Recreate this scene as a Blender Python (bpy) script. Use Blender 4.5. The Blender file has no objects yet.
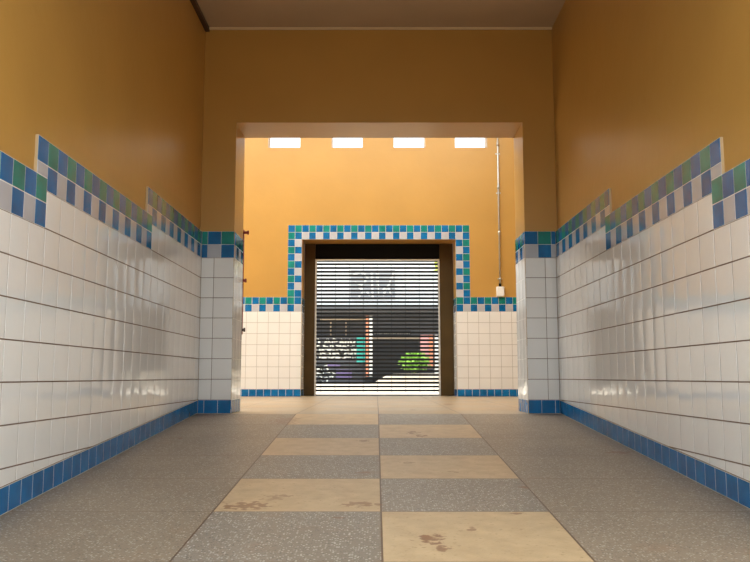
import bpy, bmesh, math, random
from mathutils import Vector
random.seed(7)
S = bpy.context.scene
COL = S.collection

# ------------------------------------------------------------------ camera
CZ = 0.27                                   # camera height over the hall floor
cam = bpy.data.objects.new('camera', bpy.data.cameras.new('camera'))
COL.objects.link(cam)
cam.location = (0, 0, CZ)
cam.rotation_euler = (math.pi / 2 + 0.11733, 0, 0.00127)
cam.data.sensor_width = 36
cam.data.lens = 36 * 810.18 / 750
cam.data.clip_start = 0.05
cam.data.clip_end = 500
S.camera = cam

# ------------------------------------------------------------------ sky, sun, exposure
w = bpy.data.worlds.new('World'); S.world = w; w.use_nodes = True
bg = w.node_tree.nodes['Background']
bg.inputs['Color'].default_value = (0.86, 0.95, 1.0, 1)
bg.inputs['Strength'].default_value = 1.5
sun = bpy.data.objects.new('sun', bpy.data.lights.new('sun', 'SUN'))
COL.objects.link(sun)
sun.data.energy = 8.0
sun.data.color = (1.0, 0.93, 0.82)
sun.data.angle = 0.01
d = Vector((0.80, 0.03, -0.95))
sun.rotation_euler = d.to_track_quat('-Z', 'Y').to_euler()
V = S.view_settings
V.view_transform = 'Standard'; V.look = 'None'; V.gamma = 1; V.use_curve_mapping = False
V.exposure = 0.66

# ------------------------------------------------------------------ materials
MATS = {}
def mat(name, col, rough=0.5, metal=0.0, noise=0.0, nscale=5.0, bump=0.0, bscale=20.0, spec=0.5, coat=0.0):
    m = bpy.data.materials.new(name); m.use_nodes = True
    nt = m.node_tree; p = nt.nodes['Principled BSDF']
    p.inputs['Base Color'].default_value = (*col, 1)
    p.inputs['Roughness'].default_value = rough
    p.inputs['Metallic'].default_value = metal
    p.inputs['Specular IOR Level'].default_value = spec
    p.inputs['Coat Weight'].default_value = coat
    tc = nt.nodes.new('ShaderNodeTexCoord')
    if noise:
        n = nt.nodes.new('ShaderNodeTexNoise'); n.inputs['Scale'].default_value = nscale
        n.inputs['Detail'].default_value = 6
        nt.links.new(tc.outputs['Object'], n.inputs['Vector'])
        r = nt.nodes.new('ShaderNodeValToRGB')
        r.color_ramp.elements[0].position = 0.3; r.color_ramp.elements[1].position = 0.7
        r.color_ramp.elements[0].color = (*[max(0, c * (1 - noise)) for c in col], 1)
        r.color_ramp.elements[1].color = (*[min(1, c * (1 + noise)) for c in col], 1)
        nt.links.new(n.outputs['Fac'], r.inputs['Fac'])
        nt.links.new(r.outputs['Color'], p.inputs['Base Color'])
    if bump:
        n = nt.nodes.new('ShaderNodeTexNoise'); n.inputs['Scale'].default_value = bscale
        n.inputs['Detail'].default_value = 3
        nt.links.new(tc.outputs['Object'], n.inputs['Vector'])
        b = nt.nodes.new('ShaderNodeBump'); b.inputs['Strength'].default_value = 1.0
        b.inputs['Distance'].default_value = bump
        nt.links.new(n.outputs['Fac'], b.inputs['Height'])
        nt.links.new(b.outputs['Normal'], p.inputs['Normal'])
    MATS[name] = m
    return m

mat('ochre_paint', (0.49, 0.266, 0.062), 0.36, noise=0.05, nscale=1.6, bump=0.0012, bscale=14)
mat('white_glaze', (0.78, 0.765, 0.74), 0.065, noise=0.03, nscale=3, bump=0.0013, bscale=8)
mat('wavy_glaze', (0.78, 0.765, 0.74), 0.045, noise=0.03, nscale=3, bump=0.004, bscale=9)
mat('blue_glaze', (0.005, 0.128, 0.33), 0.12, noise=0.25, nscale=9, bump=0.0006, bscale=9, spec=0.25)
mat('green_glaze', (0.008, 0.205, 0.180), 0.12, noise=0.25, nscale=9, bump=0.0006, bscale=9, spec=0.25)
mat('grey_glaze', (0.45, 0.455, 0.49), 0.14, noise=0.06, nscale=9, bump=0.0006, bscale=9)
mat('dark_grout', (0.17, 0.105, 0.07), 0.9, noise=0.2, nscale=10)
mat('warm_grout', (0.36, 0.33, 0.29), 0.85)
mat('tile_edge', (0.55, 0.40, 0.22), 0.7)
mat('light_grout', (0.68, 0.68, 0.63), 0.85, noise=0.15, nscale=10)
mat('ceiling_plaster', (0.46, 0.33, 0.205), 0.8, noise=0.05, nscale=2, bump=0.001, bscale=8)
mat('dark_wood', (0.055, 0.022, 0.010), 0.5)
mat('pale_trim', (0.72, 0.56, 0.36), 0.5)
mat('brown_steel', (0.060, 0.034, 0.009), 0.55, noise=0.15, nscale=4, spec=0.2)
mat('black_steel', (0.006, 0.006, 0.007), 0.8, spec=0.1)
mat('slat_steel', (0.012, 0.013, 0.015), 0.6, spec=0.2)
mat('galvanised', (0.55, 0.55, 0.53), 0.35, metal=0.8, noise=0.1, nscale=20)
mat('red_steel', (0.20, 0.012, 0.008), 0.5)
mat('white_plastic', (0.82, 0.80, 0.76), 0.35)
mat('window_frame', (0.80, 0.80, 0.78), 0.5)
mat('asphalt', (0.42, 0.38, 0.34), 0.9, noise=0.12, nscale=1.2)
mat('yard_paving', (0.26, 0.225, 0.18), 0.9, noise=0.1, nscale=1.5)
mat('concrete_bright', (0.62, 0.56, 0.47), 0.9, noise=0.1, nscale=1.5)
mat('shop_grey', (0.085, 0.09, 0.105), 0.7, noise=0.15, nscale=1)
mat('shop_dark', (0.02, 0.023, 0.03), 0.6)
mat('upper_white', (0.80, 0.80, 0.79), 0.8, noise=0.05, nscale=0.6)
mat('upper_panel', (0.42, 0.42, 0.44), 0.7)
mat('beige_paint', (0.50, 0.40, 0.30), 0.7)
mat('turquoise_paint', (0.05, 0.52, 0.46), 0.6)
mat('salmon_paint', (0.75, 0.28, 0.16), 0.7)
mat('pink_paint', (0.62, 0.30, 0.30), 0.7, noise=0.15, nscale=2)
mat('violet_paint', (0.20, 0.15, 0.33), 0.7)
mat('spray_white', (0.85, 0.85, 0.80), 0.7)
mat('leaf_green', (0.16, 0.34, 0.035), 0.6, noise=0.4, nscale=3)
mat('leaf_yellow', (0.40, 0.46, 0.10), 0.6, noise=0.3, nscale=2)
mat('bark', (0.12, 0.08, 0.05), 0.9)
mat('bracket_black', (0.03, 0.015, 0.012), 0.5)
g = mat('clear_glass', (0.92, 0.97, 1.0), 0.03)
g.node_tree.nodes['Principled BSDF'].inputs['Transmission Weight'].default_value = 1.0
g.node_tree.nodes['Principled BSDF'].inputs['IOR'].default_value = 1.02

g = bpy.data.materials.new('milky_sheet'); g.use_nodes = True; MATS['milky_sheet'] = g
_t = g.node_tree.nodes.new('ShaderNodeBsdfTranslucent'); _t.inputs[0].default_value = (0.85, 0.86, 0.84, 1)
g.node_tree.links.new(_t.outputs[0], g.node_tree.nodes['Material Output'].inputs['Surface'])

# ---- floor: slabs, joints, chips and stains
def pillow(name, amp):
    nt = MATS[name].node_tree; B = NB(nt)
    uv = nt.nodes.new('ShaderNodeUVMap'); sp = nt.nodes.new('ShaderNodeSeparateXYZ'); nt.links.new(uv.outputs[0], sp.inputs[0])
    a = B.m('SUBTRACT', sp.outputs[0], 0.5); b = B.m('SUBTRACT', sp.outputs[1], 0.5)
    h = B.m('SUBTRACT', 1.0, B.m('ADD', B.m('MULTIPLY', a, a), B.m('MULTIPLY', B.m('MULTIPLY', b, b), 0.5)))
    bp = [n for n in nt.nodes if n.type == 'BUMP'][0]
    b2 = nt.nodes.new('ShaderNodeBump'); b2.inputs['Distance'].default_value = amp; b2.inputs['Strength'].default_value = 1.0
    nt.links.new(h, b2.inputs['Height']); nt.links.new(bp.outputs['Normal'], b2.inputs['Normal'])
    nt.links.new(b2.outputs['Normal'], nt.nodes['Principled BSDF'].inputs['Normal'])
class NB:
    def __init__(s, nt): s.nt = nt
    def m(s, op, a, b=None, c=None, clamp=False):
        n = s.nt.nodes.new('ShaderNodeMath'); n.operation = op; n.use_clamp = clamp
        for i, v in enumerate((a, b, c)):
            if v is None: continue
            if isinstance(v, (int, float)): n.inputs[i].default_value = v
            else: s.nt.links.new(v, n.inputs[i])
        return n.outputs[0]
    def mix(s, f, a, b):
        n = s.nt.nodes.new('ShaderNodeMix'); n.data_type = 'RGBA'
        for k, v in ((0, f), (6, a), (7, b)):
            if isinstance(v, (int, float)): n.inputs[k].default_value = v
            elif isinstance(v, tuple): n.inputs[k].default_value = (*v, 1)
            else: s.nt.links.new(v, n.inputs[k])
        return n.outputs[2]

STAINS = [  # x, y, half-width, half-length, strength
    (-0.48, 3.05, 0.075, 0.06, .85), (-0.40, 3.16, 0.05, 0.02, .5), (-0.37, 3.21, 0.06, 0.03, .6), (-0.05, 3.07, 0.065, 0.04, .75),
    (-0.13, 2.87, 0.022, 0.012, .8), (0.165, 2.60, 0.045, 0.055, 1), (0.20, 2.50, 0.02, 0.03, .9), (0.31, 2.72, 0.014, 0.028, .8),
    (0.60, 3.38, 0.02, 0.02, .9), (0.50, 2.93, 0.03, 0.012, .8), (0.22, 4.98, 0.04, 0.06, .9), (0.27, 4.85, 0.03, 0.05, .8),
    (1.25, 4.25, 0.06, 0.05, .7), (-0.62, 5.55, 0.09, 0.20, .55), (-0.07, 4.65, 0.03, 0.04, .8), (-0.06, 3.70, 0.03, 0.02, .7),
    (0.16, 3.95, 0.03, 0.02, .6), (-1.13, 4.75, 0.013, 0.025, 1), (0.35, 3.72, 0.02, 0.02, .6), (0.30, 6.7, 0.03, 0.10, .8), (0.7, 8.0, 0.05, 0.2, .7)]

def floor_mat(name, ramp):
    m = bpy.data.materials.new(name); m.use_nodes = True; nt = m.node_tree
    p = nt.nodes['Principled BSDF']; B = NB(nt)
    tc = nt.nodes.new('ShaderNodeTexCoord'); sp = nt.nodes.new('ShaderNodeSeparateXYZ')
    nt.links.new(tc.outputs['Object'], sp.inputs[0]); X, Y = sp.outputs[0], sp.outputs[1]
    u = B.m('DIVIDE', B.m('SUBTRACT', X, 0.018), 0.6)
    v = B.m('DIVIDE', B.m('SUBTRACT', Y, 2.96), 0.6)
    chk = B.m('PINGPONG', B.m('ADD', B.m('FLOOR', u), B.m('FLOOR', v)), 1.0)   # 1 = cream slab
    central = B.m('LESS_THAN', B.m('ABSOLUTE', u), 1.0)
    def noise(scale, detail=4):
        n = nt.nodes.new('ShaderNodeTexNoise'); n.inputs['Scale'].default_value = scale; n.inputs['Detail'].default_value = detail
        nt.links.new(tc.outputs['Object'], n.inputs['Vector']); return n.outputs['Fac']
    def step(x, a, b):
        n = nt.nodes.new('ShaderNodeMapRange'); n.clamp = True
        nt.links.new(x, n.inputs[0]); n.inputs[1].default_value = a; n.inputs[2].default_value = b
        return n.outputs[0]
    # chips of the terrazzo
    vo = nt.nodes.new('ShaderNodeTexVoronoi'); vo.inputs['Scale'].default_value = 120
    nt.links.new(tc.outputs['Object'], vo.inputs['Vector'])
    sc = nt.nodes.new('ShaderNodeSeparateColor'); nt.links.new(vo.outputs['Color'], sc.inputs[0])
    chip = B.m('MULTIPLY', B.m('GREATER_THAN', sc.outputs[0], 0.66), B.m('LESS_THAN', vo.outputs['Distance'], 0.42))
    dchip = B.m('MULTIPLY', B.m('LESS_THAN', sc.outputs[1], 0.2), B.m('LESS_THAN', vo.outputs['Distance'], 0.4))
    n1 = noise(2.2); n2 = noise(14)
    grey = B.mix(step(n1, .3, .7), (0.24, 0.198, 0.150), (0.30, 0.25, 0.195))
    grey = B.mix(chip, grey, (0.60, 0.56, 0.50)); grey = B.mix(dchip, grey, (0.13, 0.105, 0.085))
    grey = B.mix(B.m('MULTIPLY', step(noise(220, 2), .45, .6), .35), grey, (0.15, 0.12, 0.095))
    side = B.mix(step(n1, .3, .7), (0.255, 0.195, 0.135), (0.32, 0.247, 0.172))
    side = B.mix(chip, side, (0.52, 0.46, 0.38)); side = B.mix(dchip, side, (0.15, 0.11, 0.08))
    side = B.mix(B.m('MULTIPLY', step(noise(220, 2), .45, .6), .3), side, (0.17, 0.125, 0.085))
    cream = B.mix(step(n2, .3, .75), (0.60, 0.43, 0.245), (0.48, 0.33, 0.18))
    cream = B.mix(step(noise(60, 2), .62, .72), cream, (0.44, 0.29, 0.15))
    if ramp:
        c = B.mix(chk, grey, cream)
        c = B.mix(central, side, c)
    else:
        pale = B.mix(step(n1, .3, .7), (0.46, 0.325, 0.185), (0.36, 0.25, 0.14))
        c = B.mix(B.m('MULTIPLY', B.m('SUBTRACT', 1.0, chk), 0.35), pale, (0.36, 0.31, 0.26))
        c = B.mix(B.m('MULTIPLY', chip, 0.3), c, (0.75, 0.62, 0.42))
    # joints
    def joint(t, wd):
        dd = B.m('MULTIPLY', B.m('ABSOLUTE', B.m('SUBTRACT', t, B.m('ROUND', t))), 0.6)
        return B.m('LESS_THAN', dd, wd)
    ju = B.m('MULTIPLY', joint(u, 0.0032), B.m('LESS_THAN', B.m('ABSOLUTE', u), 1.3) if ramp else 1.0)
    jv = joint(v, 0.0028)
    c = B.mix(ju, c, (0.13, 0.07, 0.035)); c = B.mix(jv, c, (0.19, 0.125, 0.075))
    # stains
    if ramp: nz = noise(34, 6)
    else: nz = noise(9, 5)
    tot = None
    for (x, y, a, b, s) in STAINS:
        if (y > 5.96) == ramp: continue
        dx = B.m('DIVIDE', B.m('SUBTRACT', X, x), a); dy = B.m('DIVIDE', B.m('SUBTRACT', Y, y), b)
        r = B.m('ADD', B.m('MULTIPLY', dx, dx), B.m('MULTIPLY', dy, dy))
        r = B.m('ADD', r, B.m('MULTIPLY', B.m('SUBTRACT', nz, 0.5), 8.0))
        f = B.m('MULTIPLY', B.m('SUBTRACT', 1.0, step(r, 0.35, 1.1)), s)
        f = B.m('MULTIPLY', f, B.m('LESS_THAN', B.m('MAXIMUM', B.m('ABSOLUTE', dx), B.m('ABSOLUTE', dy)), 1.7))
        tot = f if tot is None else B.m('MAXIMUM', tot, f)
    if tot is not None: c = B.mix(B.m('MULTIPLY', tot, 0.85), c, (0.20, 0.070, 0.022))
    # faint reddish wear
    c = B.mix(B.m('MULTIPLY', step(noise(5, 6), .60, .78), 0.28), c, (0.30, 0.15, 0.07))
    nt.links.new(c, p.inputs['Base Color'])
    p.inputs['Roughness'].default_value = 0.42 if ramp else 0.34
    p.inputs['Specular IOR Level'].default_value = 0.4
    bp = nt.nodes.new('ShaderNodeBump'); bp.inputs['Distance'].default_value = 0.0012; bp.inputs['Strength'].default_value = 1.0
    h = B.m('SUBTRACT', noise(110, 2), B.m('MULTIPLY', B.m('MAXIMUM', ju, jv), 1.5))
    nt.links.new(h, bp.inputs['Height']); nt.links.new(bp.outputs['Normal'], p.inputs['Normal'])
    MATS[name] = m
pillow('white_glaze', 0.0030); pillow('wavy_glaze', 0.005)
for k_ in ('blue_glaze', 'green_glaze', 'grey_glaze'): pillow(k_, 0.002)
floor_mat('ramp_slabs', True)
floor_mat('hall_slabs', False)

# ------------------------------------------------------------------ helpers
class MB:
    """Collects shapes, links them as ONE mesh object."""
    def __init__(s): s.bm = bmesh.new(); s.mats = []
    def mi(s, name):
        if name not in s.mats: s.mats.append(name)
        return s.mats.index(name)
    def face(s, pts, mname, n=None, smooth=False):
        vs = [s.bm.verts.new(p) for p in pts]
        f = s.bm.faces.new(vs); f.normal_update()
        if n is not None and f.normal.dot(n) < 0: f.normal_flip()
        f.material_index = s.mi(mname); f.smooth = smooth
        return f
    def box(s, x0, x1, y0, y1, z0, z1, mname):
        q = [Vector((x, y, z)) for x in (x0, x1) for y in (y0, y1) for z in (z0, z1)]
        vs = [s.bm.verts.new(p) for p in q]
        for idx in ((0, 1, 3, 2), (4, 6, 7, 5), (0, 4, 5, 1), (2, 3, 7, 6), (0, 2, 6, 4), (1, 5, 7, 3)):
            f = s.bm.faces.new([vs[i] for i in idx]); f.material_index = s.mi(mname)
    def prism(s, pts2, axis, a, b, mname):
        """polygon extruded along an axis: 'x' takes (y,z), 'y' takes (x,z), 'z' takes (x,y)"""
        def P(p, t): return {'x': (t, p[0], p[1]), 'y': (p[0], t, p[1]), 'z': (p[0], p[1], t)}[axis]
        A = [s.bm.verts.new(P(p, a)) for p in pts2]; Bv = [s.bm.verts.new(P(p, b)) for p in pts2]
        n = len(pts2); fs = [s.bm.faces.new(A), s.bm.faces.new(Bv[::-1])]
        for i in range(n): fs.append(s.bm.faces.new([A[i], Bv[i], Bv[(i + 1) % n], A[(i + 1) % n]]))
        for f in fs: f.material_index = s.mi(mname)
        bmesh.ops.recalc_face_normals(s.bm, faces=fs)
    def tube(s, p0, p1, r, mname, seg=12, r1=None):
        p0, p1 = Vector(p0), Vector(p1); r1 = r if r1 is None else r1
        z = (p1 - p0).normalized(); x = z.orthogonal().normalized(); y = z.cross(x)
        A, Bv = [], []
        for i in range(seg):
            t = 2 * math.pi * i / seg; o = x * math.cos(t) + y * math.sin(t)
            A.append(s.bm.verts.new(p0 + o * r)); Bv.append(s.bm.verts.new(p1 + o * r1))
        fs = [s.bm.faces.new(A[::-1]), s.bm.faces.new(Bv)]
        for i in range(seg):
            f = s.bm.faces.new([A[i], A[(i + 1) % seg], Bv[(i + 1) % seg], Bv[i]]); f.smooth = True; fs.append(f)
        for f in fs: f.material_index = s.mi(mname)
        bmesh.ops.recalc_face_normals(s.bm, faces=fs)
    def build(s, name, parent=None, bevel=0.0):
        me = bpy.data.meshes.new(name)
        s.bm.to_mesh(me); s.bm.free()
        for k in s.mats: me.materials.append(MATS[k])
        o = bpy.data.objects.new(name, me); COL.objects.link(o)
        if parent: o.parent = parent; o.matrix_parent_inverse = parent.matrix_world.inverted()
        if bevel:
            b = o.modifiers.new('bevel', 'BEVEL'); b.width = bevel; b.segments = 2; b.limit_method = 'ANGLE'
        return o
def tag(o, label, cat, group=None):
    o['label'] = label; o['category'] = cat
    if group: o['group'] = group
    return o
def structure(o): o['kind'] = 'structure'; return o
def thing(name, loc, label, cat, group=None):
    o = bpy.data.objects.new(name, None); COL.objects.link(o); o.location = loc
    o.empty_display_size = 0.1
    bpy.context.view_layer.update()
    return tag(o, label, cat, group)

def clip(poly, a, b, c):
    """keep the side a*u + b*v + c >= 0"""
    out = []
    for i in range(len(poly)):
        p, q = poly[i], poly[(i + 1) % len(poly)]
        dp, dq = a * p[0] + b * p[1] + c, a * q[0] + b * q[1] + c
        if dp >= 0: out.append(p)
        if dp * dq < 0:
            t = dp / (dp - dq); out.append((p[0] + (q[0] - p[0]) * t, p[1] + (q[1] - p[1]) * t))
    return out
def area(poly): return abs(sum(poly[i][0] * poly[(i + 1) % len(poly)][1] - poly[(i + 1) % len(poly)][0] * poly[i][1] for i in range(len(poly)))) / 2

class Tiler:
    """tiles on the plane O + u U + v Vv, raised along N: each a bevelled face over a grout bed"""
    def __init__(s, O, U, Vv, N, base, proud, tilt=0.0045):
        s.O, s.U, s.V, s.N = Vector(O), Vector(U), Vector(Vv), Vector(N); s.base = base; s.pr = proud; s.tl = tilt
        s.mb = MB()
    def P(s, p, h): return s.O + s.U * p[0] + s.V * p[1] + s.N * h
    def bed(s, cell, gm):
        if len(cell) < 3 or area(cell) < 2e-5: return
        h0, h1 = s.base, s.pr - 0.0012
        s.mb.face([s.P(p, h1) for p in cell], gm, s.N)
        c = Vector((sum(p[0] for p in cell) / len(cell), sum(p[1] for p in cell) / len(cell)))
        for i in range(len(cell)):
            p, q = cell[i], cell[(i + 1) % len(cell)]
            mid = Vector(((p[0] + q[0]) / 2, (p[1] + q[1]) / 2)) - c
            s.mb.face([s.P(p, h0), s.P(q, h0), s.P(q, h1), s.P(p, h1)], 'tile_edge', s.U * mid.x + s.V * mid.y)
    def tile(s, poly, tm):
        if len(poly) < 3 or area(poly) < 4e-5: return
        c = (sum(p[0] for p in poly) / len(poly), sum(p[1] for p in poly) / len(poly))
        tu, tv = random.gauss(0, s.tl), random.gauss(0, s.tl); tu = max(-.005, min(.005, tu)); tv = max(-.005, min(.005, tv))
        top = []
        for p in poly:
            du, dv = c[0] - p[0], c[1] - p[1]; l = math.hypot(du, dv) or 1
            k = min(0.0008, l * .3)
            q = (p[0] + du / l * k, p[1] + dv / l * k)
            top.append(s.P(q, s.pr + (q[0] - c[0]) * tu + (q[1] - c[1]) * tv))
        f = s.mb.face(top, tm, s.N)
        uv = s.mb.bm.loops.layers.uv.verify()
        us = [p[0] for p in poly]; vs_ = [p[1] for p in poly]
        su, sv = max(us) - min(us), max(vs_) - min(vs_)
        for lp in f.loops:
            co = lp.vert.co; rel = co - s.O
            lp[uv].uv = ((rel.dot(s.U) - min(us)) / su, (rel.dot(s.V) - min(vs_)) / sv)
        bot = [s.P(p, s.pr - 0.0012) for p in poly]
        cc = s.P(c, 0)
        for i in range(len(poly)):
            j = (i + 1) % len(poly); mid = (bot[i] + bot[j]) / 2 - cc
            s.mb.face([bot[i], bot[j], top[j], top[i]], tm, mid + s.N * 0.02)
    def rect(s, u0, v0, u1, v1, tm, gm, gu=0.0021, gv=0.0021, clips=()):
        if u1 - u0 < 0.004 or v1 - v0 < 0.004: return
        cell = [(u0, v0), (u1, v0), (u1, v1), (u0, v1)]
        t = [(u0 + gu, v0 + gv), (u1 - gu, v0 + gv), (u1 - gu, v1 - gv), (u0 + gu, v1 - gv)]
        for (a, b, c, off) in clips:
            cell = clip(cell, a, b, c); t = clip(t, a, b, c - off)
            if not cell: return
        s.bed(cell, gm); s.tile(t, tm)
    def poly(s, pts, tm, gm, gu=0.0024):
        s.bed(pts, gm)
        c = (sum(p[0] for p in pts) / len(pts), sum(p[1] for p in pts) / len(pts))
        s.tile([(p[0] + (gu if p[0] < c[0] else -gu), p[1] + (gu if p[1] < c[1] else -gu)) for p in pts], tm)

# ------------------------------------------------------------------ measures (metres)
XL, XR = -1.303, 1.343          # tile faces of the corridor
YP, YB = 5.982, 6.385           # front and back of the end wall
OL, OR = -1.058, 1.110          # opening in the end wall
ZL = 2.19                       # lintel
ZC = 2.94                       # corridor ceiling
SL = 0.0692                     # ramp slope
YR0 = 5.96                      # ramp top
Y0 = 2.25                      # corridor mouth, unseen, cut back so daylight brightens the near walls
YM = 0.8                        # foot of the ramp
YF = 11.039                     # far wall face
def rz(y): return -SL * (YR0 - y) if y < YR0 else 0.0
WH, MO = 0.15, 0.10

# ------------------------------------------------------------------ floor and ceiling
m = MB()
m.prism([(YM, rz(YM)), (YR0, 0), (YR0, -.3), (YM, rz(YM) - .3)], 'x', XL - .2, XR + .2, 'ramp_slabs')
structure(m.build('floor'))
m = MB(); m.box(-6.2, 6.2, YR0, YF + 0.75, -.3, 0, 'hall_slabs'); structure(m.build('floor_hall'))
m = MB(); m.box(XL - .2, XR + .2, Y0 - 0.1, YP + .01, ZC, ZC + .25, 'ceiling_plaster'); structure(m.build('ceiling'))
m = MB(); m.box(-6.4, -5.9, YB - .4, YF + .3, 4.3, 4.5, 'upper_white'); m.box(2.2, 6.4, YB - .4, YF + .3, 4.3, 4.5, 'upper_white')
m.box(-5.9, 2.2, YB - .4, YB + .25, 4.3, 4.5, 'upper_white'); m.box(-5.9, 2.2, YF - .5, YF + .3, 4.3, 4.5, 'upper_white'); structure(m.build('ceiling_hall'))
m = MB(); m.face([(-5.9, YB + .25, 4.4), (2.2, YB + .25, 4.4), (2.2, YF - .5, 4.4), (-5.9, YF - .5, 4.4)], 'milky_sheet'); structure(m.build('window_roof'))  # translucent sheet added in the unseen roof to brighten the hall
# corner strips of the ceiling
m = MB(); m.box(XL - .012, XL + .020, Y0, YP - .002, ZC - .03, ZC, 'dark_wood'); structure(m.build('trim_left'))  # dark strip coloured in for the shadow gap at the left corner
m = MB(); m.box(XL + .02, XR + .01, YP - .02, YP, ZC - .014, ZC, 'pale_trim'); structure(m.build('trim_end'))

# ------------------------------------------------------------------ corridor side walls
PR = 0.013
def side_wall(name, sx, X, ystep):
    """sx = +1: the wall's face looks to +x (left wall)"""
    xw = X - sx * PR                          # painted plane
    m = MB(); m.box(min(xw, xw - sx * .2), max(xw, xw - sx * .2), Y0, YP + .01, -.75, ZC + .02, 'ochre_paint')
    wall = structure(m.build(name))
    O, U, Vv, N = (xw, 0, 0), (0, 1, 0), (0, 0, 1), (sx, 0, 0)
    tw = Tiler(O, U, Vv, N, 0, PR); tm = Tiler(O, U, Vv, N, 0, PR); tb = Tiler(O, U, Vv, N, 0, PR, .001)
    k0 = SL
    # skirting: parallelograms following the ramp
    y = ystep - 0.1 * math.ceil((ystep - Y0) / 0.1) + .1
    while y < YP:
        y1 = min(y + MO, YP)
        tb.poly([(y, rz(y) + .002), (y1, rz(y1) + .002), (y1, rz(y1) + .098), (y, rz(y) + .098)], 'blue_glaze', 'light_grout')
        y += MO
    # white tiles, sections of fifteen small tiles stepping down with the ramp
    secs = [(ystep, YP, 0), (ystep - 1.5, ystep, -1), (ystep - 3.0, ystep - 1.5, -2), (ystep - 4.5, ystep - 3.0, -3), (Y0, ystep - 4.5, -4)]
    for (a, b, s) in secs:
        top = 1.15 + s * WH
        j0 = math.floor((a - ystep) / WH + 1e-6); j1 = math.ceil((b - ystep) / WH - 1e-6)
        for j in range(j0, j1):
            u0, u1 = max(a, ystep + j * WH), min(b, ystep + (j + 1) * WH)
            for r in range(14):
                v1 = top - r * WH; v0 = v1 - WH
                if v1 < rz(u0) + .1: break
                tw.rect(u0, v0, u1, v1, 'white_glaze', 'dark_grout', .0021, .0024,
                        clips=((-k0, 1, k0 * YR0 - 0.1, 0.002),) if u0 < YR0 - .02 else ((0, 1, -.1, .002),))
        n = int(round((b - a) / MO + .49)); n0 = 0
        for k in range(-1 if a > Y0 else 0, 40):
            u0, u1 = a + k * MO, min(a + (k + 1) * MO, b)
            if u0 >= b - .003: break
            if a <= Y0:                          # keep the run phased on the step above
                pass
            odd = k % 2 != 0
            tm.rect(u0, top + MO, u1, top + 2 * MO, 'blue_glaze' if odd else 'green_glaze', 'light_grout')
            if k == -1: tm.rect(u0, top + .05, u1, top + MO, 'grey_glaze', 'light_grout')
            else: tm.rect(u0, top, u1, top + MO, 'grey_glaze' if odd else 'blue_glaze', 'light_grout')
    tw.mb.build('white_tiles', wall); tm.mb.build('mosaic_border', wall); tb.mb.build('blue_skirting', wall)
side_wall('wall_left', 1, XL, 4.643)
side_wall('wall_right', -1, XR, 4.680)

# ------------------------------------------------------------------ end wall with the opening
pe = 0.004
m = MB()
m.box(-7.0, OL - pe, YP + pe, YB, -.05, 4.32, 'ochre_paint')
m.box(OR + pe, 7.0, YP + pe, YB, -.05, 4.32, 'ochre_paint')
m.box(OL - pe, OR + pe, YP + pe, YB, ZL, 4.32, 'ochre_paint')
end = structure(m.build('wall_end'))
tw = Tiler((0, YP + pe, 0), (1, 0, 0), (0, 0, 1), (0, -1, 0), 0, pe)
for (edge, lim, sg) in ((OL, XL, -1), (OR, XR, 1)):
    def R(a, b, v0, v1, tm_, gm, gu=.0012, gv=.0014):
        lo, hi = sorted((edge + sg * a, edge + sg * b))
        lo, hi = max(lo, min(edge, lim)), min(hi, max(edge, lim))
        tw.rect(lo, v0, hi, v1, tm_, gm, gu, gv)
    for k in range(2):
        for r in range(7): R(k * WH, (k + 1) * WH, .1 + r * WH, .1 + (r + 1) * WH, 'white_glaze', 'dark_grout', .0016, .002)
    if sg < 0: rows = (('green_glaze', 'blue_glaze', 'green_glaze'), ('blue_glaze', 'grey_glaze', 'blue_glaze'))
    else: rows = (('blue_glaze', 'green_glaze', 'blue_glaze'), ('grey_glaze', 'blue_glaze', 'grey_glaze'))
    for k in range(3):
        R(k * MO, (k + 1) * MO, 1.25, 1.35, rows[0][k], 'light_grout'); R(k * MO, (k + 1) * MO, 1.15, 1.25, rows[1][k], 'light_grout')
        R(k * MO, (k + 1) * MO, .002, .1, 'blue_glaze', 'light_grout')
tw.mb.build('pillar_tiles', end)
for (X, sg) in ((OL, 1), (OR, -1)):
    t = Tiler((X - sg * pe, 0, 0), (0, 1, 0), (0, 0, 1), (sg, 0, 0), 0, pe, .006)
    for k in range(3):
        for r in range(7): t.rect(YP + k * WH, .1 + r * WH, min(YP + (k + 1) * WH, YB), .1 + (r + 1) * WH, 'wavy_glaze', 'light_grout', .001, .0014)
    for k in range(5):
        u0, u1 = YP + k * MO, min(YP + (k + 1) * MO, YB)
        t.rect(u0, 1.25, u1, 1.35, 'blue_glaze' if k % 2 == 0 else 'green_glaze', 'light_grout')
        t.rect(u0, 1.15, u1, 1.25, 'grey_glaze' if k % 2 == 0 else 'blue_glaze', 'light_grout')
        t.rect(u0, .002, u1, .1, 'blue_glaze', 'light_grout')
    t.mb.build('reveal_tiles', end)

# unseen lintel added over the corridor mouth to shade the upper end wall
m = MB(); m.box(XL - PR - .2, XR + PR + .2, Y0, Y0 + .2, 2.25, ZC, 'ochre_paint'); structure(m.build('wall_mouth'))

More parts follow.
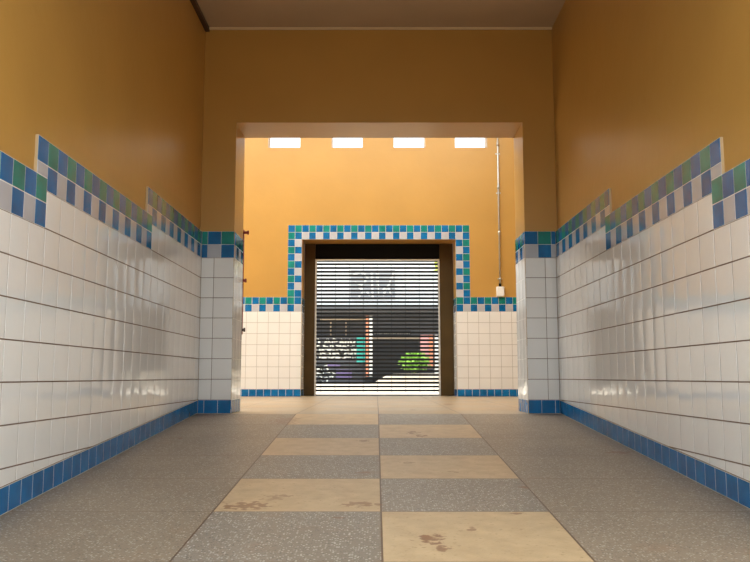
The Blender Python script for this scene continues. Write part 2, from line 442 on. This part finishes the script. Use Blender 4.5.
# ------------------------------------------------------------------ far wall
DL, DR, DZ = -1.02, 1.10, 2.155        # door opening
YD = YF + 0.42                          # back plane of the recess
WX = [(-1.51, -1.062), (-0.622, -0.183), (0.242, 0.69), (1.106, 1.556)]
WZ0, WZ1 = 3.452, 3.90
py = YF + 0.005                         # paint plane
m = MB()
m.box(-7, DL, py, YD + .05, -.05, DZ, 'ochre_paint'); m.box(DR, 7, py, YD + .05, -.05, DZ, 'ochre_paint')
m.box(-7, 7, py, YD + .05, DZ, WZ0 - .2, 'ochre_paint')
m.box(-7, 7, py, py + .22, WZ0 - .2, WZ0, 'ochre_paint')
m.box(-7, 7, py, py + .22, WZ1, 4.32, 'ochre_paint')
xs = [-7] + [v for a in WX for v in a] + [7]
for i in range(0, len(xs), 2): m.box(xs[i], xs[i + 1], py, py + .22, WZ0, WZ1, 'ochre_paint')
far = structure(m.build('wall_far'))
for i, (a, b) in enumerate(WX):
    m = MB(); y0, y1 = py + .14, py + .18
    for q in ((a, a + .012, WZ0, WZ1), (b - .012, b, WZ0, WZ1), (a + .012, b - .012, WZ0, WZ0 + .012), (a + .012, b - .012, WZ1 - .012, WZ1)):
        m.box(q[0], q[1], y0, y1, q[2], q[3], 'window_frame')
    wn = structure(m.build('window_%d' % (i + 1)))
    m = MB(); m.box(a + .012, b - .012, py + .157, py + .163, WZ0 + .012, WZ1 - .012, 'clear_glass'); m.build('pane', wn)
MP = 2.506 / 26                          # small tiles across
tw = Tiler((0, py, 0), (1, 0, 0), (0, 0, 1), (0, -1, 0), 0, .005)
tm = Tiler((0, py, 0), (1, 0, 0), (0, 0, 1), (0, -1, 0), 0, .005)
tb = Tiler((0, py, 0), (1, 0, 0), (0, 0, 1), (0, -1, 0), 0, .005)
x0m = -1.215
z_top = 2.35
def cell(c, r, mt):
    u0 = x0m + c * MP; tm.rect(u0, z_top - (r + 1) * MO, u0 + MP, z_top - r * MO, mt, 'light_grout')
G, Bl, Gy = 'green_glaze', 'blue_glaze', 'grey_glaze'
for c in range(26):
    cell(c, 0, Bl if c % 2 == 0 else G)
    cell(c, 1, G if c == 0 else (Bl if (c % 2 or c == 25) else Gy))
for r in range(2, 10):
    cell(0, r, Bl if (r % 2 == 0) else G); cell(1, r, Gy if r % 2 == 0 else Bl)
    cell(24, r, Bl if r % 2 == 0 else Gy); cell(25, r, G if r % 2 == 0 else Bl)
cell(0, 10, G); cell(1, 10, Bl); cell(0, 11, Bl); cell(1, 11, Gy)
cell(24, 10, G); cell(25, 10, Bl); cell(24, 11, Bl); cell(25, 11, Gy)
for k in range(1, 40):
    cell(-k, 10, Bl if k % 2 else G); cell(-k, 11, Gy if k % 2 else Bl)
    cell(25 + k, 10, G if k % 2 else Bl); cell(25 + k, 11, Bl if k % 2 else Gy)
for k in range(26):
    for r in range(7):
        tw.rect(DL - (k + 1) * WH, .1 + r * WH, DL - k * WH, .1 + (r + 1) * WH, 'white_glaze', 'warm_grout', .0022, .0024)
        tw.rect(DR + k * WH, .1 + r * WH, DR + (k + 1) * WH, .1 + (r + 1) * WH, 'white_glaze', 'warm_grout', .0022, .0024)
for k in range(39):
    tb.rect(DL - (k + 1) * MO, .001, DL - k * MO, .1, 'blue_glaze', 'light_grout')
    tb.rect(DR + k * MO, .001, DR + (k + 1) * MO, .1, 'blue_glaze', 'light_grout')
tw.mb.build('white_tiles', far); tm.mb.build('mosaic_border', far); tb.mb.build('blue_skirting', far)
for (X, sg) in ((DL, 1), (DR, -1)):
    t = Tiler((X, 0, 0), (0, 1, 0), (0, 0, 1), (sg, 0, 0), 0, .005, .006)
    for k in range(3):
        u0, u1 = YF + k * WH, min(YF + (k + 1) * WH, YD - .03)
        for r in range(7): t.rect(u0, .1 + r * WH, u1, .1 + (r + 1) * WH, 'wavy_glaze', 'light_grout')
    for k in range(4):
        u0, u1 = YF + k * MO, min(YF + (k + 1) * MO, YD - .03)
        t.rect(u0, .001, u1, .1, 'blue_glaze', 'light_grout')
        t.rect(u0, 1.15, u1, 1.25, Gy if k % 2 else Bl, 'light_grout'); t.rect(u0, 1.25, u1, 1.35, Bl if k % 2 else G, 'light_grout')
    t.mb.build('reveal_tiles', far)

# ------------------------------------------------------------------ hall side piers (left side open, right side closed to dim the far wall)
for (a, b, n) in ((-7.0, -6.0, 'left'),):
    m = MB(); m.box(a, b, YF - .6, YF + .004, -.05, 4.32, 'ochre_paint'); structure(m.build('wall_hall_' + n))

m = MB(); m.box(4.2, 4.4, YB, YF + .004, -.05, 4.32, 'ochre_paint'); structure(m.build('wall_hall_right'))  # wall added out of view so the far wall dims to the right

# ------------------------------------------------------------------ roller shutter in the far doorway
sh = thing('roller_shutter', (0.04, YD, 0), 'closed black see-through slatted roller shutter between brown posts in the far doorway', 'shutter')
JL, JR = -0.866, 0.905
for (a, b) in ((DL + .006, JL), (JR, DR - .006)):
    m = MB(); m.box(a, b, YD - .03, YD + .09, .002, DZ - .002, 'brown_steel')
    j = m.build('post', sh, .004); j['label'] = 'brown steel side post'
for (a, sg) in ((JL, 1), (JR, -1)):
    m = MB(); x0, x1 = sorted((a, a + sg * .022))
    m.box(x0, x1, YD - .036, YD - .006, .002, 1.91, 'galvanised')
    m.box(x0, x1, YD + .05, YD + .07, .002, 1.91, 'galvanised')
    j = m.build('guide_rail', sh, .002); j['label'] = 'thin silver guide rail'
m = MB(); m.box(JL + .001, JR - .001, YD - .02, YD + .28, 1.932, DZ - .003, 'black_steel')
m.build('roll_housing', sh, .006)
m = MB(); m.box(JL + .001, JR - .001, YD - .032, YD - .016, 1.912, 1.931, 'galvanised')
j = m.build('housing_lip', sh, .003); j['label'] = 'thin silver lip under the black housing'
m = MB(); pitch = 0.0542; z = 0.075
n = 0
while z < 1.89:
    a = [(YD + .010, z - .0140), (YD + .017, z - .0158), (YD + .026, z - .008), (YD + .028, z), (YD + .026, z + .008), (YD + .017, z + .0158), (YD + .010, z + .0140)]
    m.prism(a, 'x', JL + .006, JR - .006, 'slat_steel'); z += pitch; n += 1
for k in range(9):                                   # thin rods that tie the slats together
    x = JL + .09 + k * (JR - JL - .18) / 8
    m.tube((x, YD + .019, .05), (x, YD + .019, 1.88), .0028, 'slat_steel', 6)
m.build('slat_curtain', sh)
m = MB(); m.box(JL + .006, JR - .006, YD + .004, YD + .034, .003, .022, 'slat_steel')
m.box(JL + .006, JR - .006, YD - .004, YD + .044, .003, .007, 'slat_steel')
m.build('bottom_rail', sh, .002)

# ------------------------------------------------------------------ conduit and switch box on the far wall
cx = 1.70
c = thing('wall_conduit', (cx, py, 1.53), 'thin grey metal conduit running up the ochre far wall above the white box', 'conduit')
m = MB(); m.tube((cx, py - .016, 1.50), (cx, py - .016, 4.3), .0115, 'galvanised', 12); m.build('pipe', c)
for zz in (2.238, 2.886, 3.5):
    m = MB(); m.tube((cx, py - .016, zz - .03), (cx, py - .016, zz + .03), .0165, 'galvanised', 14); m.build('coupling', c)
for zz in (1.60, 2.80, 3.36):
    m = MB(); m.box(cx - .032, cx + .032, py - .006, py, zz - .009, zz + .009, 'galvanised')
    m.tube((cx, py - .016, zz - .009), (cx, py - .016, zz + .009), .0145, 'galvanised', 12)
    m.tube((cx - .024, py - .005, zz), (cx - .024, py - .010, zz), .004, 'galvanised', 8)
    m.tube((cx + .024, py - .005, zz), (cx + .024, py - .010, zz), .004, 'galvanised', 8); m.build('clip', c)
m = MB(); m.tube((cx, py - .016, 1.492), (cx, py - .016, 1.535), .018, 'black_steel', 12)
j = m.build('gland', c); j['label'] = 'black end fitting'
b = thing('switch_box', (cx, py, 1.35), 'small white box on the far wall below the conduit, just above the mosaic', 'box')
m = MB(); m.box(cx - .053, cx + .053, py - .045, py, 1.352, 1.490, 'white_plastic'); m.build('housing', b, .006)
m = MB(); m.box(cx - .046, cx + .046, py - .051, py - .0445, 1.360, 1.482, 'white_plastic'); cv = m.build('cover', b, .003)
for (dx, zz) in ((-.036, 1.372), (.036, 1.372), (-.036, 1.470), (.036, 1.470)):
    m = MB(); m.tube((cx + dx, py - .0505, zz), (cx + dx, py - .0535, zz), .004, 'galvanised', 8); m.build('screw', cv)

# ------------------------------------------------------------------ gate hinge bar at the back edge of the left pillar
h = thing('gate_hinge_bar', (OL, YB, 0), 'dark red steel hinge bar with three pins at the back edge of the left pillar', 'hinge')
m = MB(); m.tube((OL - .004, YB + .028, .60), (OL - .004, YB + .028, 1.44), .0065, 'red_steel', 10); m.build('rod', h)
for zz, ln, mm in ((1.415, .045, 'red_steel'), (1.028, .033, 'red_steel'), (.636, .030, 'bracket_black')):
    m = MB(); m.box(OL - .05, OL - .006, YB, YB + .006, zz - .03, zz + .03, mm)
    m.box(OL - .030, OL + ln - .012, YB + .004, YB + .024, zz - .010, zz + .010, mm)
    m.tube((OL + ln - .012, YB + .014, zz - .016), (OL + ln - .012, YB + .014, zz + .016), .008, mm, 10)
    m.build('pin', h, .002)

# ------------------------------------------------------------------ the street beyond the shutter
m = MB(); m.box(-60, 60, YF + .75, 90, -.5, -.06, 'concrete_bright'); structure(m.build('ground_street'))
m = MB(); m.box(-60, 60, -60, YM, -.9, rz(YM), 'yard_paving'); m.box(-60, XL - .2, YM, Y0, -.9, rz(YM), 'yard_paving'); m.box(XR + .2, 60, YM, Y0, -.9, rz(YM), 'yard_paving'); structure(m.build('ground_yard'))
m = MB(); m.box(-60, -6.2, Y0, YF + .75, -.5, -.04, 'concrete_bright'); m.box(6.2, 60, Y0, YF + .75, -.5, -.04, 'concrete_bright'); structure(m.build('ground_sides'))

SY = 36.0; K = 810.0 / SY
def fx(px): return (px - 377.5) / K + .04
def fz(pyy): return CZ + (376 - pyy) / K * 1.0
bd = thing('shop_building', (0, SY, -.06), 'low street building with dark shopfront under a canopy seen through the shutter', 'building')
def fbox(name, x0, x1, y0, y1, a, b, mt, lab=None, par=bd):
    m = MB(); m.box(fx(x0), fx(x1), a, b, fz(y1), fz(y0), mt); o = m.build(name, par)
    if lab: o['label'] = lab
    return o
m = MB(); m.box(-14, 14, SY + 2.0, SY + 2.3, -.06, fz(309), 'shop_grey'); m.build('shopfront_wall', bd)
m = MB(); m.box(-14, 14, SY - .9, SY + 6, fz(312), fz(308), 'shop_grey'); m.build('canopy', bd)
m = MB(); m.box(-14, 14, SY + 2.5, SY + 6, fz(308), 9.0, 'upper_white')
up = m.build('upper_wall', bd); up['label'] = 'bright white upper wall'
fbox('wall_panel', 349, 397, 262, 293, SY + 2.42, SY + 2.5, 'upper_panel', 'grey panel on the white upper wall', up)
fbox('fascia', 318, 372, 316, 319, SY + 1.7, SY + 2.0, 'beige_paint', 'beige strip above the graffiti bay')
fbox('fascia', 373, 428, 334.5, 337, SY + 1.7, SY + 2.0, 'beige_paint', 'beige strip above the dark doorway')
for x in (329, 345): fbox('mullion', x - .7, x + .7, 318, 334, SY + 1.8, SY + 2.0, 'beige_paint')
fbox('pillar', 366.5, 369.0, 316, 376, SY - .2, SY + .3, 'salmon_paint', 'salmon painted pillar')
fbox('pillar', 370.0, 373.0, 316, 376, SY - .2, SY + .3, 'upper_white', 'white painted pillar')
fbox('door_panel', 357, 365.5, 336, 363, SY + .6, SY + .8, 'turquoise_paint', 'turquoise panel')
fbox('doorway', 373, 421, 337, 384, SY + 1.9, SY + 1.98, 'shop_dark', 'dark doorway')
fbox('pillar', 421, 429, 335, 368, SY - .2, SY + .5, 'pink_paint', 'wide pink pillar')
fbox('pillar', 429.5, 433, 335, 368, SY - .2, SY + .5, 'salmon_paint', 'reddish pillar at the right')
fbox('pillar', 435, 439, 335, 384, SY - .2, SY + .5, 'upper_white', 'white pillar at the right')
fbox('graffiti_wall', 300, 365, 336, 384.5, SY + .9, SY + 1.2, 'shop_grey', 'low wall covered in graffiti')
# spray-painted strokes, in their own shallow relief on the graffiti wall
m = MB(); yy = SY + .885
def stroke(pts, wd, mt):
    for i in range(len(pts) - 1):
        (x0, z0), (x1, z1) = pts[i], pts[i + 1]
        dx, dz = x1 - x0, z1 - z0; l = math.hypot(dx, dz) or 1; nx, nz = -dz / l * wd, dx / l * wd
        m.prism([(x0 - nx, z0 - nz), (x1 - nx, z1 - nz), (x1 + nx, z1 + nz), (x0 + nx, z0 + nz)], 'y', yy, yy + .02, mt)
def glyph(kind, x, ytop, wpx, hpx, wd=.035):
    X = lambda t: fx(x + t * wpx); Z = lambda t: fz(ytop + t * hpx)
    G_ = {'a': [[(0, 1), (.5, 0), (1, 1)], [(.2, .6), (.8, .6)]],
          'b': [[(0, 1), (0, 0), (.8, .15), (.1, .5), (.9, .75), (0, 1)]],
          'r': [[(0, 1), (.05, 0), (.9, .2), (.1, .5), (1, 1)]],
          'n': [[(0, 1), (.1, 0), (.8, 1), (1, 0)]],
          's': [[(1, .1), (.2, .05), (.1, .45), (.9, .55), (.8, .95), (0, .9)]],
          'o': [[(.5, 0), (0, .4), (.3, 1), (.9, .8), (.9, .2), (.5, 0)]]}[kind]
    for seg in G_: stroke([(X(a), Z(b_)) for a, b_ in seg], wd, 'spray_white')
for i, (kd, x, w_) in enumerate((('o', 314, 5), ('a', 323, 8), ('r', 332, 6), ('n', 340, 6), ('n', 348, 7))): glyph(kd, x, 338, w_, 7, .05)
for i, (kd, x) in enumerate((('a', 314), ('s', 321), ('o', 328), ('s', 335), ('b', 342), ('n', 349))): glyph(kd, x, 346, 6.5, 11, .08)
for i in range(16):
    x, z_ = fx(random.uniform(315, 334)), fz(random.uniform(366, 382))
    stroke([(x, z_), (x + random.uniform(-.2, .2), z_ + random.uniform(-.12, .12)), (x + random.uniform(-.3, .3), z_ + random.uniform(-.2, .1))], .035, 'spray_white')
stroke([(fx(327), fz(365)), (fx(340), fz(366))], .08, 'violet_paint'); stroke([(fx(336), fz(374)), (fx(352), fz(374))], .22, 'violet_paint')
m.build('graffiti', bd)['label'] = 'white and violet spray-painted strokes'
m = MB(); yy = SY + 2.405
for pts in ([(352, 268), (360, 264), (368, 270), (362, 278), (354, 276)], [(357, 280), (364, 285), (358, 291)], [(372, 264), (373, 292)],
            [(378, 266), (379, 290)], [(384, 290), (391, 277), (396, 264)], [(384, 284), (389, 280), (393, 288)], [(366, 284), (370, 290)]):
    stroke([(fx(a), fz(b_)) for a, b_ in pts], .05, 'spray_white')
m.build('painted_strokes', up)['label'] = 'faint pale strokes painted over the grey panel'
# row of small raised marks over the doorway (an unreadable sign)
sg_ = fbox('sign_board', 374, 413, 328, 333, SY + 1.93, SY + 1.97, 'shop_dark', 'dark sign board with small pale marks')
for i in range(16):
    x = 375 + i * 2.4; m = MB(); m.box(fx(x), fx(x + (1.6 if i % 3 else 1.0)), SY + 1.91, SY + 1.94, fz(331.5), fz(329 + (i * 7 % 3) * .5), 'spray_white'); m.build('sign_mark', sg_)
# bright raised pavement on the right
m = MB(); m.prism([(fx(372), -.061), (fx(384), fz(376.5)), (fx(392), fz(373.5)), (fx(700), fz(372)), (fx(700), -.061)], 'y', SY - 3.2, SY - .9, 'concrete_bright')
tag(m.build('raised_pavement'), 'bright raised pavement in front of the pink pillar beyond the shutter', 'pavement')

def leafy(name, cx_, cy_, cz_, rx, ry, rz_, count, size, mt, label, cat, trunk_z):
    t = thing(name, (cx_, cy_, trunk_z), label, cat)
    m = MB(); rnd = random.Random(len(name) * 13)
    for i in range(count):
        v = Vector((rnd.gauss(0, 1), rnd.gauss(0, 1), rnd.gauss(0, 1))).normalized() * (rnd.random() ** .4)
        p = Vector((cx_ + v.x * rx, cy_ + v.y * ry, cz_ + v.z * rz_))
        a = Vector((rnd.uniform(-1, 1), rnd.uniform(-1, 1), rnd.uniform(-.4, 1))).normalized(); b_ = a.orthogonal().normalized()
        b_ = (b_ + a.cross(b_) * rnd.uniform(-2, 2)).normalized()
        s = size * rnd.uniform(.6, 1.3); n_ = a.cross(b_)
        m.face([p, p + a * s * .5 + b_ * s * .3, p + a * s + n_ * s * .15, p + a * s * .5 - b_ * s * .3], mt)
    m.build('foliage', t)
    m = MB(); m.tube((cx_, cy_, trunk_z), (cx_, cy_, cz_), .06 if rx < 1 else .16, 'bark', 8, .03)
    for k in range(6):
        an = k * 1.05; m.tube((cx_, cy_, trunk_z + (cz_ - trunk_z) * .6), (cx_ + math.cos(an) * rx * .6, cy_ + math.sin(an) * ry * .6, cz_ + rz_ * .3), .03 if rx < 1 else .08, 'bark', 6, .01)
    m.build('trunk', t)
leafy('street_shrub', fx(413), SY - 2.0, fz(363), .62, .5, .40, 1300, .13, 'leaf_green', 'bright green shrub on the raised pavement beyond the shutter', 'shrub', fz(373.1))
leafy('street_tree', 3.3, SY - 6.0, 4.9, 1.3, 1.2, .95, 1600, .22, 'leaf_yellow', 'yellow-green tree at the upper right beyond the shutter', 'tree', -.06)
